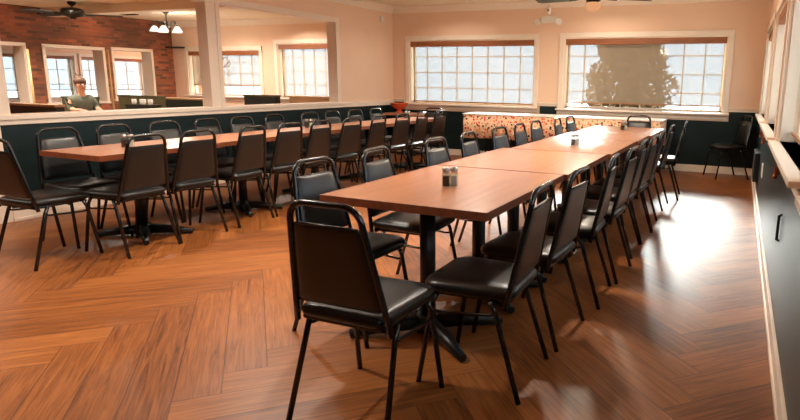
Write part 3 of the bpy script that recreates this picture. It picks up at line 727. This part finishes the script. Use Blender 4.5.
bm = new(); loft(bm, [[(.125, -.012, 1.16), (.125, .012, 1.16), (.125, .004, 1.2), (.125, -.004, 1.2)], [(.152, -.008, 1.165), (.152, .008, 1.165), (.138, .003, 1.195), (.138, -.003, 1.195)]]); obj('nose', bm, M['skin'], per)
bm = new(); box(bm, .122, .134, -.022, .022, 1.128, 1.138, .003); obj('mouth', bm, M['copper'], per)
for s in (-1, 1):
    for k in range(5):
        bm = new(); y = s*(.12-.018*(k-2)*1); th = k == 4
        p = [(.34, y, .79), (.375+.004*k, y, .785), (.40+.003*k, y, .775)] if not th else [(.335, s*.10, .79), (.35, s*.07, .79), (.37, s*.06, .785)]
        tube(bm, p, .009, 6, radii=[.0095, .0085, .007]); obj('finger', bm, M['skin'], per)

# ------------------------------------------------------------------ outdoors
bm = new(); box(bm, -26, 14, YB+1.8, 40, -.4, -.25); box(bm, XR+.5, 14, -20, YB+1.8, -.4, -.25); o = struct('ground', bm, M['ground'])
t = thing('tree', 'brown leafy tree outside the back window, seen through the shade', 'tree', (-1.93, 11.1, -.25))
bm = new(); tube(bm, [(0, 0, 0), (.03, 0, 1.2), (-.02, 0, 2.6), (0, 0, 4.2)], .1, 10, radii=[.14, .11, .09, .04]); obj('trunk', bm, M['bark'], t)
bm = new()
for k in range(8200):
    z = random.uniform(.35, 4.6); a = random.uniform(0, 2*PI)
    rad = (.80-.13*(z-1)+.1*math.sin(z*5+a*2)+.07*math.sin(z*13+a*3))*math.sqrt(random.random())
    c = Vector((rad*math.cos(a), rad*.7*math.sin(a), z)); s = random.uniform(.05, .1)
    d = Vector((random.gauss(0, 1), random.gauss(0, 1), random.gauss(0, 1))).normalized(); e = d.orthogonal().normalized()
    vs = [bm.verts.new(c+d*s), bm.verts.new(c+e*s*.5), bm.verts.new(c-d*s), bm.verts.new(c-e*s*.5)]; bm.faces.new(vs)
f = obj('foliage', bm, M['leafs'], t, fix=False); f['kind'] = 'stuff'

# ------------------------------------------------------------------ light
w = bpy.data.worlds.new('overcast_sky'); S.world = w; w.use_nodes = True
bg = w.node_tree.nodes['Background']; bg.inputs[0].default_value = (.80, .93, 1.06, 1); bg.inputs[1].default_value = 3.9
def portal(loc, rot, sx, sy):
    L = bpy.data.lights.new('portal', 'AREA'); L.shape = 'RECTANGLE'; L.size = sx; L.size_y = sy; L.cycles.is_portal = True
    o = bpy.data.objects.new('portal', L); C.objects.link(o); o.location = loc; o.rotation_euler = rot
for a, b, c, d in (W1, W2, W3, W4): portal(((a+b)/2, YB+.21, (c+d)/2), (R(-90), 0, 0), b-a, d-c)
for a, b in RW: portal((XR+.21, (a+b)/2, 1.5), (0, R(90), 0), 1.1, b-a)
sun = bpy.data.lights.new('sun', 'SUN'); sun.energy = 50; sun.angle = R(13); sun.color = (1, .96, .9)
so = bpy.data.objects.new('sun', sun); C.objects.link(so)
d = Vector((.2, -1.0, -.375)).normalized(); so.rotation_euler = d.to_track_quat('-Z', 'Y').to_euler(); so.location = (-3, 25, 9)

# ------------------------------------------------------------------ camera
yaw, pitch, roll = 0.40336863, 0.1911988, 0.01550153
cy, sy, cp, sp = math.cos(yaw), math.sin(yaw), math.cos(pitch), math.sin(pitch)
F = Vector((-sy*cp, cy*cp, -sp)); r0 = Vector((cy, sy, 0)); u0 = r0.cross(F)
Rv = math.cos(roll)*r0+math.sin(roll)*u0; Uv = -math.sin(roll)*r0+math.cos(roll)*u0
cam = bpy.data.cameras.new('camera'); co = bpy.data.objects.new('camera', cam); C.objects.link(co)
m = Matrix((Rv, Uv, -F)).transposed().to_4x4(); m.translation = (0, 0, 1.33); co.matrix_world = m
cam.sensor_fit = 'HORIZONTAL'; cam.sensor_width = 36; cam.lens = 579.807/800*36
cam.shift_x = (400-488.383)/800; cam.shift_y = (194.498-210)/800; cam.clip_start = .02
S.camera = co
S.view_settings.view_transform = 'Standard'; S.view_settings.look = 'None'; S.view_settings.gamma = 1; S.view_settings.use_curve_mapping = False
S.view_settings.exposure = .35
